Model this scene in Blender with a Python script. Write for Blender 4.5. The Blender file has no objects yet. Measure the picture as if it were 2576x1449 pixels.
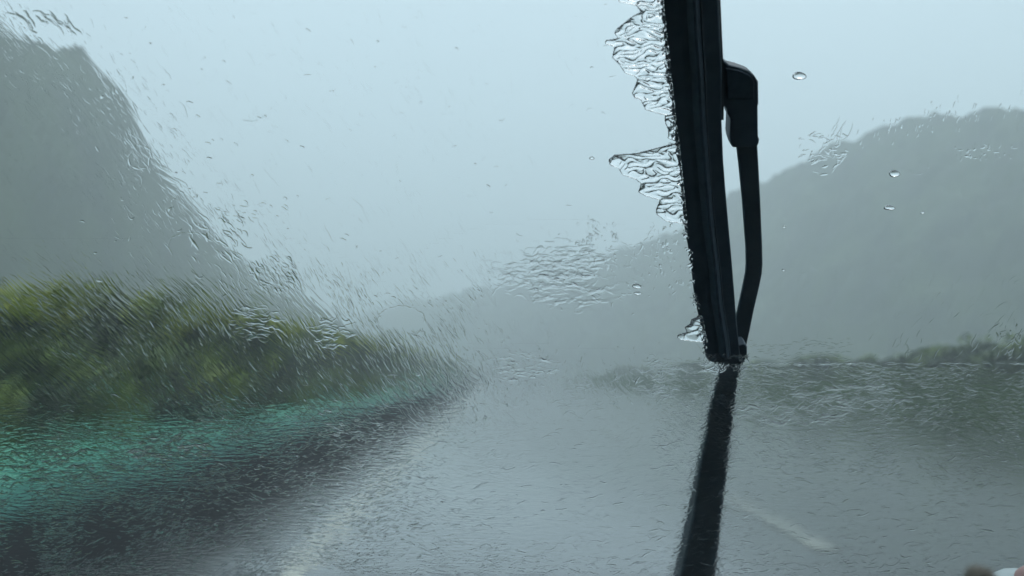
import bpy, bmesh, math, random
import numpy as np
from mathutils import Vector, noise, Matrix

random.seed(7); rng = np.random.default_rng(11)
S = bpy.context.scene
COL = S.collection
R = math.radians

# ------------------------------------------------------------------ camera
W, H, F = 2576.0, 1449.0, 2143.0            # photo frame in the units used for measuring
CAM = Vector((0, 0, 1.3))
PITCH, YAW = math.atan(215.5 / F), math.atan(38 / F)
cd = bpy.data.cameras.new('camera'); cam = bpy.data.objects.new('camera', cd); COL.objects.link(cam)
cam.location = CAM; cam.rotation_euler = (math.pi / 2 + PITCH, 0, -YAW)
cd.sensor_width = 7.57; cd.lens = F * 7.57 / W
cd.clip_start = 0.02; cd.clip_end = 6000
cd.dof.use_dof = True; cd.dof.focus_distance = 0.47; cd.dof.aperture_fstop = 1.8
S.camera = cam
MR = cam.rotation_euler.to_matrix()

# ------------------------------------------------------------------ sky and sun
SUN_EL, SUN_AZ = R(62), R(30)
w = bpy.data.worlds.new("World"); S.world = w; w.use_nodes = True
nt = w.node_tree; nt.nodes.clear()
def N(t, typ, **k):
    n = t.nodes.new(typ)
    for a, b in k.items(): setattr(n, a, b)
    return n
out = N(nt, 'ShaderNodeOutputWorld')
sky = N(nt, 'ShaderNodeTexSky', sky_type='NISHITA'); sky.sun_disc = False
sky.sun_elevation = SUN_EL; sky.sun_rotation = SUN_AZ; sky.dust_density = 6; sky.air_density = 1.5
b1 = N(nt, 'ShaderNodeBackground'); b1.inputs['Strength'].default_value = 0.05
nt.links.new(sky.outputs[0], b1.inputs[0])
# the closed overcast: a pale blue-grey cloud sheet, brighter towards the zenith
tc = N(nt, 'ShaderNodeTexCoord'); sp = N(nt, 'ShaderNodeSeparateXYZ'); nt.links.new(tc.outputs['Generated'], sp.inputs[0])
cr = N(nt, 'ShaderNodeValToRGB'); nt.links.new(sp.outputs['Z'], cr.inputs[0])
e = cr.color_ramp.elements
e[0].position = 0.0; e[0].color = (.49, .63, .71, 1)
e[1].position = 1.0; e[1].color = (.96, 1.0, 1.02, 1)
m_ = e.new(.45); m_.color = (.56, .685, .755, 1)
cn = N(nt, 'ShaderNodeTexNoise'); cn.inputs['Scale'].default_value = 2.2; cn.inputs['Detail'].default_value = 3
nt.links.new(tc.outputs['Generated'], cn.inputs['Vector'])
cm = N(nt, 'ShaderNodeMapRange'); cm.inputs['To Min'].default_value = .93; cm.inputs['To Max'].default_value = 1.07
nt.links.new(cn.outputs[0], cm.inputs[0])
mu = N(nt, 'ShaderNodeMix', data_type='RGBA', blend_type='MULTIPLY'); mu.inputs[0].default_value = 1
nt.links.new(cr.outputs[0], mu.inputs[6]); nt.links.new(cm.outputs[0], mu.inputs[7])
b2 = N(nt, 'ShaderNodeBackground'); b2.inputs['Strength'].default_value = SKYK = 1.0
nt.links.new(mu.outputs[2], b2.inputs[0])
mx = N(nt, 'ShaderNodeMixShader'); mx.inputs[0].default_value = .85
nt.links.new(b1.outputs[0], mx.inputs[1]); nt.links.new(b2.outputs[0], mx.inputs[2]); nt.links.new(mx.outputs[0], out.inputs[0])

sl = bpy.data.lights.new('sun', 'SUN'); sl.energy = 0.5; sl.angle = R(25); sl.color = (1, .97, .92)
so = bpy.data.objects.new('sun', sl); COL.objects.link(so)
so.rotation_euler = (math.pi / 2 - SUN_EL, 0, math.pi - SUN_AZ)
S.view_settings.view_transform = 'Standard'; S.view_settings.look = 'None'
S.view_settings.exposure = 0.80; S.view_settings.gamma = 1
S.render.engine = 'CYCLES'
C = S.cycles
C.max_bounces = 24; C.transmission_bounces = 24; C.transparent_max_bounces = 12
C.volume_bounces = 3; C.diffuse_bounces = 3; C.glossy_bounces = 4
C.use_denoising = True
C.caustics_refractive = True; C.caustics_reflective = False

# ------------------------------------------------------------------ helpers
def tag(o, label=None, cat=None, group=None, kind=None):
    if label: o['label'] = label
    if cat: o['category'] = cat
    if group: o['group'] = group
    if kind: o['kind'] = kind
    return o
def empty(name, loc=(0, 0, 0), rz=0):
    o = bpy.data.objects.new(name, None); COL.objects.link(o); o.location = loc; o.rotation_euler.z = rz
    o.empty_display_size = .1
    return o
def mesh_obj(name, verts, faces, mat, parent=None, smooth=False, matrix=None):
    me = bpy.data.meshes.new(name)
    me.from_pydata([tuple(v) for v in verts], [], [tuple(f) for f in faces]); me.update()
    if smooth: me.polygons.foreach_set('use_smooth', [True] * len(me.polygons))
    me.materials.append(mat)
    o = bpy.data.objects.new(name, me); COL.objects.link(o)
    if matrix is not None: o.matrix_world = matrix
    if parent: o.parent = parent
    return o
def np_obj(name, V, Q, mat, parent=None, smooth=True, matrix=None):
    me = bpy.data.meshes.new(name)
    k = Q.shape[1]
    me.vertices.add(len(V)); me.vertices.foreach_set('co', V.astype(np.float32).ravel())
    me.loops.add(Q.size); me.loops.foreach_set('vertex_index', Q.astype(np.int32).ravel())
    me.polygons.add(len(Q)); me.polygons.foreach_set('loop_start', np.arange(0, Q.size, k, dtype=np.int32))
    me.polygons.foreach_set('use_smooth', np.full(len(Q), smooth))
    me.update(calc_edges=True); me.validate()
    me.materials.append(mat)
    o = bpy.data.objects.new(name, me); COL.objects.link(o)
    if matrix is not None: o.matrix_world = matrix
    if parent: o.parent = parent
    return o
def bevel(o, wd, seg=2):
    m = o.modifiers.new('bevel', 'BEVEL'); m.width = wd; m.segments = seg; m.limit_method = 'ANGLE'; m.angle_limit = R(30)
    return o
def mat(name, color=(.5, .5, .5), rough=.5, **k):
    m = bpy.data.materials.new(name); m.use_nodes = True
    b = m.node_tree.nodes['Principled BSDF']
    b.inputs['Base Color'].default_value = (*color, 1); b.inputs['Roughness'].default_value = rough
    for a, v in k.items(): b.inputs[a.replace('_', ' ')].default_value = v
    return m
def noisy(m, c1, c2, scale, detail=4, coord='Object', rough=None, bump=None, dist=.01, stretch=(1, 1, 1), lo=.35, hi=.65, c3=None):
    t = m.node_tree; b = t.nodes['Principled BSDF']
    tc = N(t, 'ShaderNodeTexCoord'); mp = N(t, 'ShaderNodeMapping'); mp.inputs['Scale'].default_value = stretch
    n = N(t, 'ShaderNodeTexNoise'); n.inputs['Scale'].default_value = scale; n.inputs['Detail'].default_value = detail
    t.links.new(tc.outputs[coord], mp.inputs[0]); t.links.new(mp.outputs[0], n.inputs['Vector'])
    r = N(t, 'ShaderNodeValToRGB'); t.links.new(n.outputs[0], r.inputs[0])
    r.color_ramp.elements[0].position = lo; r.color_ramp.elements[0].color = (*c1, 1)
    r.color_ramp.elements[1].position = hi; r.color_ramp.elements[1].color = (*c2, 1)
    if c3:
        x = r.color_ramp.elements.new(lo + (hi - lo) * .45); x.color = (*c3, 1)
    t.links.new(r.outputs[0], b.inputs['Base Color'])
    if bump:
        bp = N(t, 'ShaderNodeBump'); bp.inputs['Strength'].default_value = bump; bp.inputs['Distance'].default_value = dist
        t.links.new(n.outputs[0], bp.inputs['Height']); t.links.new(bp.outputs[0], b.inputs['Normal'])
    return m
def ray(px, py):
    return (MR @ Vector(((px - W / 2) / F, -(py - H / 2) / F, -1))).normalized()
def ground(px, py, z=0):
    d = ray(px, py); t = (z - CAM.z) / d.z
    return CAM + d * t
def polar(px, py, dist):                      # the world point DIST metres ahead in the direction measured in the photo
    d = ray(px, py); return CAM + d * (dist / math.hypot(d.x, d.y))

# ------------------------------------------------------------------ materials
M_hill = noisy(mat('hill_forest', rough=.9), (.012, .022, .014), (.045, .07, .03), .12, 5, lo=.35, hi=.7)
M_ground = noisy(mat('wet_soil', rough=.7), (.03, .04, .02), (.06, .075, .03), .8, 5)
M_verge = noisy(mat('verge_turf', rough=.8), (.035, .065, .03), (.08, .125, .05), 1.5, 5, bump=.5, dist=.05)
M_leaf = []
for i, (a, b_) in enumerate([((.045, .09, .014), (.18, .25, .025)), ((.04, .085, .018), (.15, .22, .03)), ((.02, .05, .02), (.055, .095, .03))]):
    m = noisy(mat('leaf_green_%d' % i, rough=.55), (.012, .026, .014), b_, 1.0, 5, lo=.40, hi=.62, c3=a)  # darkest tone of the leaf colour stands in for shaded hollows
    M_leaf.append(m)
M_crown_lit = noisy(mat('leaf_crown_lit', rough=.5), (.13, .19, .015), (.40, .44, .03), 1.6, 4, lo=.35, hi=.62)  # colour raised so the crown leaves look lit from above
M_brown = noisy(mat('leaf_brown', rough=.6), (.06, .035, .02), (.11, .08, .03), 3)
M_stem = noisy(mat('bark', rough=.8), (.03, .022, .016), (.06, .045, .03), 12)
M_grass = noisy(mat('grass_blade', rough=.6), (.04, .085, .03), (.10, .16, .05), 1.2, 3)
M_coping_lit = noisy(mat('coping_paint_lit', rough=.28, Coat_Weight=.3), (.06, .36, .23), (.14, .53, .37), 3, 5)  # barrier paint with the skylit top's brightness put into its colour
M_wall_dim = noisy(mat('wall_paint_dim', rough=.45), (.03, .17, .14), (.06, .26, .21), 5, 6)  # same barrier paint, darkened in colour for its dimmer side face
M_line = noisy(mat('edge_line_paint', rough=.3), (.08, .08, .08), (.50, .50, .43), 3.0, 6, lo=.34, hi=.6)
M_white = noisy(mat('line_paint', rough=.2, Coat_Weight=1, Coat_IOR=1.33, Coat_Roughness=.1), (.05, .052, .05), (.30, .30, .25), 3.2, 6, lo=.36, hi=.66)
M_rubber = noisy(mat('wiper_rubber', rough=.75), (.045, .07, .095), (.06, .09, .12), 220, 3)
M_plastic = noisy(mat('wiper_plastic', rough=.55), (.05, .078, .105), (.066, .096, .126), 120, 3)
M_arm = noisy(mat('wiper_arm_paint', rough=.3, Coat_Weight=.6, Coat_Roughness=.25), (.045, .072, .092), (.06, .088, .108), 90, 3)
M_dash = noisy(mat('dash_plastic', rough=.8), (.07, .072, .075), (.10, .102, .105), 60, 4, bump=.2, dist=.001)
M_roof = noisy(mat('roof_cloth', rough=.95), (.03, .03, .032), (.05, .05, .052), 80, 3)
M_body = noisy(mat('car_paint', rough=.3), (.03, .035, .04), (.05, .055, .06), 10)

m = bpy.data.materials.new('rain_water'); m.use_nodes = True; t = m.node_tree; t.nodes.clear()
o_ = N(t, 'ShaderNodeOutputMaterial'); g = N(t, 'ShaderNodeBsdfGlass'); g.inputs['IOR'].default_value = 1.333; g.inputs['Roughness'].default_value = 0
t.links.new(g.outputs[0], o_.inputs[0]); M_water = m
m = bpy.data.materials.new('clear_glass'); m.use_nodes = True; t = m.node_tree; t.nodes.clear()
o_ = N(t, 'ShaderNodeOutputMaterial'); g = N(t, 'ShaderNodeBsdfTransparent'); g.inputs[0].default_value = (.945, .972, .985, 1)
t.links.new(g.outputs[0], o_.inputs[0]); M_glass = m

# wet road: dark asphalt under a skin of rain water
M_road = mat('wet_asphalt', (.03, .032, .035), .2)
t = M_road.node_tree; b = t.nodes['Principled BSDF']; b.inputs['IOR'].default_value = 1.33
b.inputs['IOR'].default_value = 1.5; b.inputs['Coat Weight'].default_value = 1; b.inputs['Coat IOR'].default_value = 1.33; b.inputs['Coat Roughness'].default_value = .13
tc = N(t, 'ShaderNodeTexCoord')
n1 = N(t, 'ShaderNodeTexNoise'); n1.inputs['Scale'].default_value = .35; n1.inputs['Detail'].default_value = 4
mp = N(t, 'ShaderNodeMapping'); mp.inputs['Scale'].default_value = (1, .25, 1)
t.links.new(tc.outputs['Object'], mp.inputs[0]); t.links.new(mp.outputs[0], n1.inputs['Vector'])
rr = N(t, 'ShaderNodeMapRange'); rr.inputs['From Min'].default_value = .35; rr.inputs['From Max'].default_value = .65
rr.inputs['To Min'].default_value = .04; rr.inputs['To Max'].default_value = .12
t.links.new(n1.outputs[0], rr.inputs[0]); t.links.new(rr.outputs[0], b.inputs['Roughness'])
n2 = N(t, 'ShaderNodeTexNoise'); n2.inputs['Scale'].default_value = 60; n2.inputs['Detail'].default_value = 3
t.links.new(tc.outputs['Object'], n2.inputs['Vector'])
cr = N(t, 'ShaderNodeValToRGB'); t.links.new(n2.outputs[0], cr.inputs[0])
cr.color_ramp.elements[0].color = (.012, .013, .017, 1); cr.color_ramp.elements[1].color = (.034, .035, .042, 1)
ROADCOL = cr
n3 = N(t, 'ShaderNodeTexNoise'); n3.inputs['Scale'].default_value = 9; n3.inputs['Detail'].default_value = 4
t.links.new(tc.outputs['Object'], n3.inputs['Vector'])
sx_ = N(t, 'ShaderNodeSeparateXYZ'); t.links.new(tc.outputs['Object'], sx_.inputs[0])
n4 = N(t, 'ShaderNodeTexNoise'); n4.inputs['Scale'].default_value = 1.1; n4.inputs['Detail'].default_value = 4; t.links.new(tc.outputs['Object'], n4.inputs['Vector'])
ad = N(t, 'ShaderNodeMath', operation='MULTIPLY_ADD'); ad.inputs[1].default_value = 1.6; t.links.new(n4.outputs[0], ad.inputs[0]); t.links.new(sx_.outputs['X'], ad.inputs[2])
sh = N(t, 'ShaderNodeMapRange'); sh.inputs['From Min'].default_value = -.6; sh.inputs['From Max'].default_value = -1.7; t.links.new(ad.outputs[0], sh.inputs[0])  # left strip: hedge's dark reflection put into colour, gloss and roughness
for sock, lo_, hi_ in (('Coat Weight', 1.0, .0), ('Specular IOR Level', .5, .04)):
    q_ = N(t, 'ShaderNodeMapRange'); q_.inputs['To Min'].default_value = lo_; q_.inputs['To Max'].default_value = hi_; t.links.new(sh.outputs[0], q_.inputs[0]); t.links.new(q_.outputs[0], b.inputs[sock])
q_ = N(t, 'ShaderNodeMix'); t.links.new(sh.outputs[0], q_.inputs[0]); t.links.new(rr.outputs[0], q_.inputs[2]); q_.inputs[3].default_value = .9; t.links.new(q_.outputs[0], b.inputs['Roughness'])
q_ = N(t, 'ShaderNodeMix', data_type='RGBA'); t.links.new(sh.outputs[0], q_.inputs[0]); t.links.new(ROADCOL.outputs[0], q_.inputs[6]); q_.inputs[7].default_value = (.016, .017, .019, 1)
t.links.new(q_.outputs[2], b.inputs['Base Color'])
bp = N(t, 'ShaderNodeBump'); bp.inputs['Strength'].default_value = .5; bp.inputs['Distance'].default_value = .010
t.links.new(n3.outputs[0], bp.inputs['Height']); t.links.new(bp.outputs[0], b.inputs['Normal'])

# ------------------------------------------------------------------ ground, road, markings
def sheet(name, x0, x1, y0, y1, z, m, nx=2, ny=2, fn=None):
    vs, fs = [], []
    for j in range(ny):
        for i in range(nx):
            x = x0 + (x1 - x0) * i / (nx - 1); y = y0 + (y1 - y0) * j / (ny - 1)
            vs.append((x, y, z + (fn(x, y) if fn else 0)))
    for j in range(ny - 1):
        for i in range(nx - 1):
            a = j * nx + i; fs.append((a, a + 1, a + nx + 1, a + nx))
    return mesh_obj(name, vs, fs, m, smooth=bool(fn))
tag(sheet('ground', -2500, 2500, -2500, 2500, -.12, M_ground), kind='structure')
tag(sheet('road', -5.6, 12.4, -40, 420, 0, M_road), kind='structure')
def bank(x, y):
    return .25 * noise.noise(Vector((x * .25, y * .15, 3))) + .06 * noise.noise(Vector((x * 1.3, y * 1.3, 9)))
tag(sheet('grass_verge', -34, -5.58, -20, 420, .12, M_verge, 24, 300, lambda x, y: max(-.2, .5 * min(1, (-5.58 - x) / 5)) + bank(x, y) * min(1, (-5.58 - x) / 2)), kind='structure')
tag(sheet('grass_bank', 12.38, 54, -20, 420, .06, M_verge, 30, 300, lambda x, y: .45 * min(1, (x - 12.38) / 8) + .6 * bank(x, y) * min(1, (x - 12.38) / 2)), kind='structure')
tag(sheet('edge_line', -1.42, -1.27, -5, 300, .004, M_line), kind='structure')
for k in range(14):
    y0 = 6.4 + k * 11 if k else 6.4
    tag(sheet('centre_line_dash', 2.36, 2.56, y0, y0 + 3.2, .004, M_white), kind='structure')

# ------------------------------------------------------------------ hills in the mist
def hill(name, pts, m, foot, back, amp=2.2, seed=0, n=260, k=46):
    P = [polar(*p) for p in pts]
    L = [0]
    for a, b_ in zip(P, P[1:]): L.append(L[-1] + (b_ - a).length)
    vs, fs = [], []
    for i in range(n):
        s = L[-1] * i / (n - 1); q = max(j for j in range(len(L)) if L[j] <= s + 1e-6); q = min(q, len(P) - 2)
        f = (s - L[q]) / (L[q + 1] - L[q]); c = P[q].lerp(P[q + 1], f)
        d = Vector((c.x, c.y, 0)); dn = d.normalized()
        for j in range(k):
            u = j / (k - 1)
            if u < .7:
                v = u / .7; pos = dn * (d.length - foot * (1 - v)); z = c.z * (v ** .8)
            else:
                v = (u - .7) / .3; pos = dn * (d.length + back * v); z = c.z * (1 - v * v)
            q3 = Vector((pos.x, pos.y, z)) * .16 + Vector((seed, 0, 0))
            h = noise.turbulence(q3, 3, False) * amp + noise.noise(q3 * 5) * amp * .45
            z = z - .4 if v == 0 and u < .7 else z + (h - amp * .5) * min(1, z / 6)
            vs.append((pos.x, pos.y, z))
    for i in range(n - 1):
        for j in range(k - 1):
            a = i * k + j; fs.append((a, a + k, a + k + 1, a + 1))
    return tag(mesh_obj(name, vs, fs, m, smooth=False), kind='structure')
def lat(px, py, L): 
    d = ray(px, py); return (px, py, L * math.hypot(d.x, d.y) / abs(d.x))
hill('hillside', [lat(-420, -330, 55), lat(-200, -150, 55), lat(0, 30, 55), lat(60, 66, 55), lat(110, 90, 55), lat(150, 96, 55), lat(180, 101, 55), lat(210, 120, 55), lat(250, 158, 55), lat(310, 215, 55), lat(345, 300, 55), lat(400, 395, 55), lat(480, 505, 55),
     lat(550, 590, 52), lat(640, 665, 45), lat(720, 720, 38), lat(800, 765, 33), lat(880, 812, 29), lat(960, 850, 26), (1080, 905, 300)], M_hill, 26, 30, 1.3, 8)
hill('hill', [(760, 850, 456), (880, 800, 422), (960, 765, 396), (1080, 748, 362), (1200, 722, 338), (1320, 695, 312), (1430, 662, 289), (1560, 620, 270), (1700, 578, 253), (1790, 520, 236), (1850, 462, 226), (1960, 428, 215), (2035, 380, 205),
      (2130, 342, 198), (2220, 305, 192), (2320, 285, 185), (2400, 272, 182), (2500, 262, 176), (2640, 240, 171), (2900, 190, 165), (3300, 150, 159)], M_hill, 55, 40, 2.0, 11)

# ------------------------------------------------------------------ vegetation
def leaf_cloud(lumps, n, size, seed, mats_seed=0):
    """leaf quads spread through overlapping lumps (x,y,z,rx,ry,rz)"""
    r = np.random.default_rng(seed)
    L = np.array(lumps); wts = L[:, 3] * L[:, 4] * L[:, 5]; wts = wts / wts.sum()
    idx = r.choice(len(L), n, p=wts)
    d = r.normal(size=(n, 3)); d /= np.linalg.norm(d, axis=1)[:, None]
    rad = r.uniform(.45, 1.08, n) ** .6
    P = L[idx, :3] + d * rad[:, None] * L[idx, 3:]
    P = P[P[:, 2] > .02]; n = len(P)
    nrm = r.normal(size=(n, 3)) + np.array([0, 0, .6]); nrm /= np.linalg.norm(nrm, axis=1)[:, None]
    a = np.cross(nrm, r.normal(size=(n, 3))); a /= np.linalg.norm(a, axis=1)[:, None]; b_ = np.cross(nrm, a)
    sz = size * r.uniform(.6, 1.4, n)[:, None]
    V = np.stack([P - a * sz, P - b_ * sz * .45, P + a * sz, P + b_ * sz * .45], 1).reshape(-1, 3)
    return V, np.arange(4 * n).reshape(n, 4)
def stems(parent, h, n, seed, spread=.5):
    r = random.Random(seed); vs, fs = [], []
    for k in range(n):
        a = r.uniform(0, 6.28); p = Vector((r.uniform(-.2, .2) * spread, r.uniform(-.2, .2) * spread, -.1)); d = Vector((math.cos(a) * .35 * spread, math.sin(a) * .35 * spread, 1))
        rad = .045; base = len(vs)
        for s in range(5):
            for q in range(6):
                vs.append((p.x + math.cos(q * 1.047) * rad, p.y + math.sin(q * 1.047) * rad, p.z))
            if s:
                for q in range(6):
                    i0 = base + (s - 1) * 6
                    fs.append((i0 + q, i0 + (q + 1) % 6, i0 + 6 + (q + 1) % 6, i0 + 6 + q))
            p = p + d * h / 4.5; d += Vector((r.uniform(-.25, .25), r.uniform(-.25, .25), 0)); rad *= .72
    return mesh_obj('trunk', vs, fs, M_stem, parent, smooth=True)
def bush_proto(h, wd, n, size, m, seed, brown=False):
    r = random.Random(seed); lumps = []
    for k in range(13):
        f = r.uniform(.12, .86); rr_ = wd * r.uniform(.2, .36) * (1.15 - .45 * f)
        a = r.uniform(0, 6.28); q = wd * .5 * (1 - f * .55) * r.uniform(.2, 1)
        lumps.append((math.cos(a) * q, math.sin(a) * q * 1.2, h * f, rr_, rr_ * 1.15, rr_ * r.uniform(.7, 1.1)))
    for k in range(5):                                     # shoots standing out of the top
        a = r.uniform(0, 6.28); q = wd * .4 * r.random()
        lumps.append((math.cos(a) * q, math.sin(a) * q, h * r.uniform(.85, 1.0), wd * .07, wd * .07, h * .14))
    return leaf_cloud(lumps, n, size, seed)
protos = []
for i in range(4):
    V, Q = bush_proto(3.2, 3.6, 17000, .115, M_leaf[i % 2], 40 + i)
    r_ = random.Random(70 + i); lumps = []                # yellow-green crown leaves, coloured lighter as if lit by the sky overhead
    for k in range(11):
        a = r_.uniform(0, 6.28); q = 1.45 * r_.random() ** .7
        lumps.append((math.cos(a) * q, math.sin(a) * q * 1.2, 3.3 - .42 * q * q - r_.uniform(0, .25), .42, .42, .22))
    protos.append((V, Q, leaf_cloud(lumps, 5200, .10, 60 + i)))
def bush(name, i, loc, sc, m, label, group, rz=0, cat='bush', lit_crown=False):
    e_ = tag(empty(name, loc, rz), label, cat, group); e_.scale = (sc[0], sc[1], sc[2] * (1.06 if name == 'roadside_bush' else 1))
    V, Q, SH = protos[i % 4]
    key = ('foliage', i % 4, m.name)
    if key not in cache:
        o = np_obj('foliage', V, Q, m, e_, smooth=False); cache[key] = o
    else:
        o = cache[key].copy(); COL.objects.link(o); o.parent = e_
    if lit_crown:
        key = ('lit_crown', i % 4)
        if key not in cache: cache[key] = np_obj('lit_crown_leaves', *SH, M_crown_lit, e_, smooth=False)
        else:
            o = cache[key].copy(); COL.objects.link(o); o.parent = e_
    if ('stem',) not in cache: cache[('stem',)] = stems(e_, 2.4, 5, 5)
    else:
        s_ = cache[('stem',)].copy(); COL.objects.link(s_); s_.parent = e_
    return e_
cache = {}
# left roadside bushes: lateral position, distance ahead, height (m)
LB = [(-8.4, 9.2, 1.55, 2, 'low dark green bush at the left edge of the picture, nearest the car'),
      (-7.6, 12.6, 2.3, 0, 'tall bush with yellow green top, first tall one from the left edge'),
      (-7.2, 15.4, 2.45, 1, 'yellow green bush with dark hollow, second tall one from the left'),
      (-7.4, 18.8, 2.65, 2, 'bushy green shrub behind the barrier with two bright yellow green tufts'),
      (-7.3, 22.3, 2.65, 3, 'green shrub in the middle of the left hedgerow under a rippled patch of water'),
      (-7.4, 26.5, 2.75, 0, 'dark based shrub right of the middle shrub of the left hedgerow'),
      (-7.2, 31.5, 2.85, 1, 'rounded yellow green shrub below the foot of the steep left hill'),
      (-7.4, 38, 2.85, 2, 'green shrub fading slightly in the mist, left of the far hedgerow end'),
      (-7.2, 47, 3.0, 3, 'misty green shrub, sixth from the far end of the left hedgerow'),
      (-7.2, 58, 3.05, 0, 'misty green shrub, fifth from the far end of the left hedgerow'),
      (-7.0, 72, 3.05, 1, 'small pale green shrub, fourth from the far end of the left hedgerow'),
      (-6.0, 104, 2.5, 3, 'tiny misty green shrub, second from the far end of the left hedgerow'),
      (-5.9, 124, 2.45, 0, 'faintest green shrub at the very far end of the left hedgerow'),
      (-6.8, 90, 3.0, 2, 'faint grey green shrub, third from the far end of the left hedgerow')]
for k, (x, y, h, i, lb) in enumerate(LB):
    f = 1 + .35 * (y > 30) + .6 * (y > 45)
    bush('roadside_bush', i, (x, y, .35), (.95, f, h / 3.55), M_leaf[(0, 1, 0, 0, 0, 1, 0, 0, 1, 0, 0, 1, 0, 0)[k % 14]], lb, 'bushes along the left roadside', rz=0 if f > 1 else k * 1.3, lit_crown=k > 0)
for k, (x, y, h, lb) in enumerate([(-9.6, 11.5, 1.6, 'brownish shrub with dry leaves at the left end of the hedgerow'),
                                   (-5.9, 14.8, 1.0, 'low dark scrub just behind the turquoise barrier')]):
    bush('roadside_shrub', k + 1, (x, y, .3), (.55, .9, h / 3.6), (M_brown, M_leaf[2])[k], lb, 'low scrub along the left roadside', cat='shrub')
# second, darker row that closes the hedgerow
for k in range(8):
    y = 16.5 + k * 5.2 + (k > 4) * (k - 4) * 4
    bush('hedge_bush', k % 4, (-10.2, y, .35), (1.0, 1.6, .60), M_leaf[2], 'dark green bush standing behind the front row of the left hedgerow', 'dark bushes behind the left hedgerow', cat='bush')
ORD = 'first second third fourth fifth sixth seventh eighth ninth tenth eleventh twelfth thirteenth fourteenth fifteenth'.split()
r_ = random.Random(5); y = 30
for k in range(15):
    h = (2.25, 2.65, 2.3, 2.1)[k] if k < 4 else r_.uniform(1.8, 2.25)
    lb = ('tallest soft green bush near the right edge of the picture, on the right bank' if k == 1 else
          '%s %s bush from the right edge in the right bank row' % (ORD[k], 'misty green' if k < 7 else 'faint grey'))
    bush('bank_bush', k, (20 + r_.uniform(-.5, .9), y, .25), (1.15, 1.5 + .06 * k, h / 3.55), M_leaf[1], lb, 'bushes in the row on the right bank', rz=r_.uniform(0, .5))
    y += 4.2 + k * .55
# tall grass on both verges: nobody could count it
def grass(name, x0, x1, y0, y1, n, h, seed, zf, lean=.25):
    r = np.random.default_rng(seed)
    y = y0 + (y1 - y0) * r.random(n) ** 1.7; x = r.uniform(x0, x1, n); z = zf(x)
    hh = h * r.uniform(.35, 1.3, n); wd = .012 + .0006 * y; a = r.uniform(0, 6.28, n)
    dx, dy = np.cos(a) * wd, np.sin(a) * wd; lx, ly = r.normal(0, lean, n) * hh + .12 * hh, r.normal(0, lean, n) * hh
    V = np.stack([np.stack([x - dx, y - dy, z], 1), np.stack([x + dx, y + dy, z], 1),
                  np.stack([x + dx * .7 + lx * .4, y + dy * .7 + ly * .4, z + hh * .6], 1), np.stack([x + lx, y + ly, z + hh], 1)], 1).reshape(-1, 3)
    return tag(np_obj(name, V, np.arange(4 * n).reshape(n, 4), M_grass, smooth=False), 'tall wet grass growing on the verge beside the road', 'grass', kind='stuff')
g1 = grass('tall_grass', -7.5, -5.7, 5, 110, 26000, .45, 3, lambda x: .12 + .1 * (-5.58 - x))
g2 = grass('tall_grass', 12.7, 22, 14, 150, 70000, .6, 4, lambda x: .03 + .055 * (x - 12.38))
g1['label'] = 'wet grass between the turquoise barrier and the left hedgerow'; g2['label'] = 'tall wet grass covering the right bank'

# ------------------------------------------------------------------ guardrail
def barrier():
    root = tag(empty('barrier', (-4.7, 20, 0)), 'low turquoise painted barrier with a pale wet skylit top along the left side of the road', 'barrier')
    def run(name, prof, m, gap):
        vs, fs = [], []; k = len(prof); b0 = 0
        for y0, y1 in gap:
            for y in np.linspace(y0, y1, 3):
                for a, z in prof: vs.append((a, y, z))
            for j in range(2):
                for i in range(k): fs.append((b0 + j * k + i, b0 + j * k + (i + 1) % k, b0 + (j + 1) * k + (i + 1) % k, b0 + (j + 1) * k + i))
            fs.append(tuple(b0 + i for i in reversed(range(k)))); fs.append(tuple(b0 + 2 * k + i for i in range(k))); b0 += 3 * k
        return mesh_obj(name, vs, fs, m, root)
    run('wall', [(.10, -.1), (.10, .03), (.0, .24), (-.72, .24), (-.78, -.1)], M_wall_dim, [(-26 + 4.0 * i, -26 + 4.0 * i + 3.985) for i in range(36)])
    run('coping', [(.02, .243), (.05, .27), (.05, .37), (.03, .395), (-.02, .41), (-.70, .42), (-.75, .40), (-.75, .243)], M_coping_lit, [(-26 + 4.0 * i, -26 + 4.0 * i + 3.99) for i in range(36)])
barrier()

# ------------------------------------------------------------------ windscreen frame of reference
TILT = R(38)
GO = CAM + (MR @ Vector((0, 0, -1))) * .46
GU = Vector((1, 0, 0)); GV = Vector((0, -math.sin(TILT), math.cos(TILT))); GN = Vector((0, math.cos(TILT), math.sin(TILT)))
GM = Matrix(((GU.x, GV.x, GN.x, GO.x), (GU.y, GV.y, GN.y, GO.y), (GU.z, GV.z, GN.z, GO.z), (0, 0, 0, 1)))
_MR = np.array(MR); _GO = np.array(GO); _C = np.array(CAM); _U = np.array(GU); _V = np.array(GV); _N = np.array(GN)
def uv(px, py, off=0.0):
    """points of the glass plane raised by OFF, under the direction measured in the photo (arrays)"""
    px = np.asarray(px, float); py = np.asarray(py, float)
    d = np.stack([(px - W / 2) / F, -(py - H / 2) / F, -np.ones_like(px)], -1) @ _MR.T
    t = ((_GO - _C) @ _N + off) / (d @ _N)
    p = _C + d * t[..., None] - _GO
    return p @ _U, p @ _V
def uv1(px, py, off=0.0):
    a, b_ = uv(np.array([px]), np.array([py]), off); return float(a[0]), float(b_[0])

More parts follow.
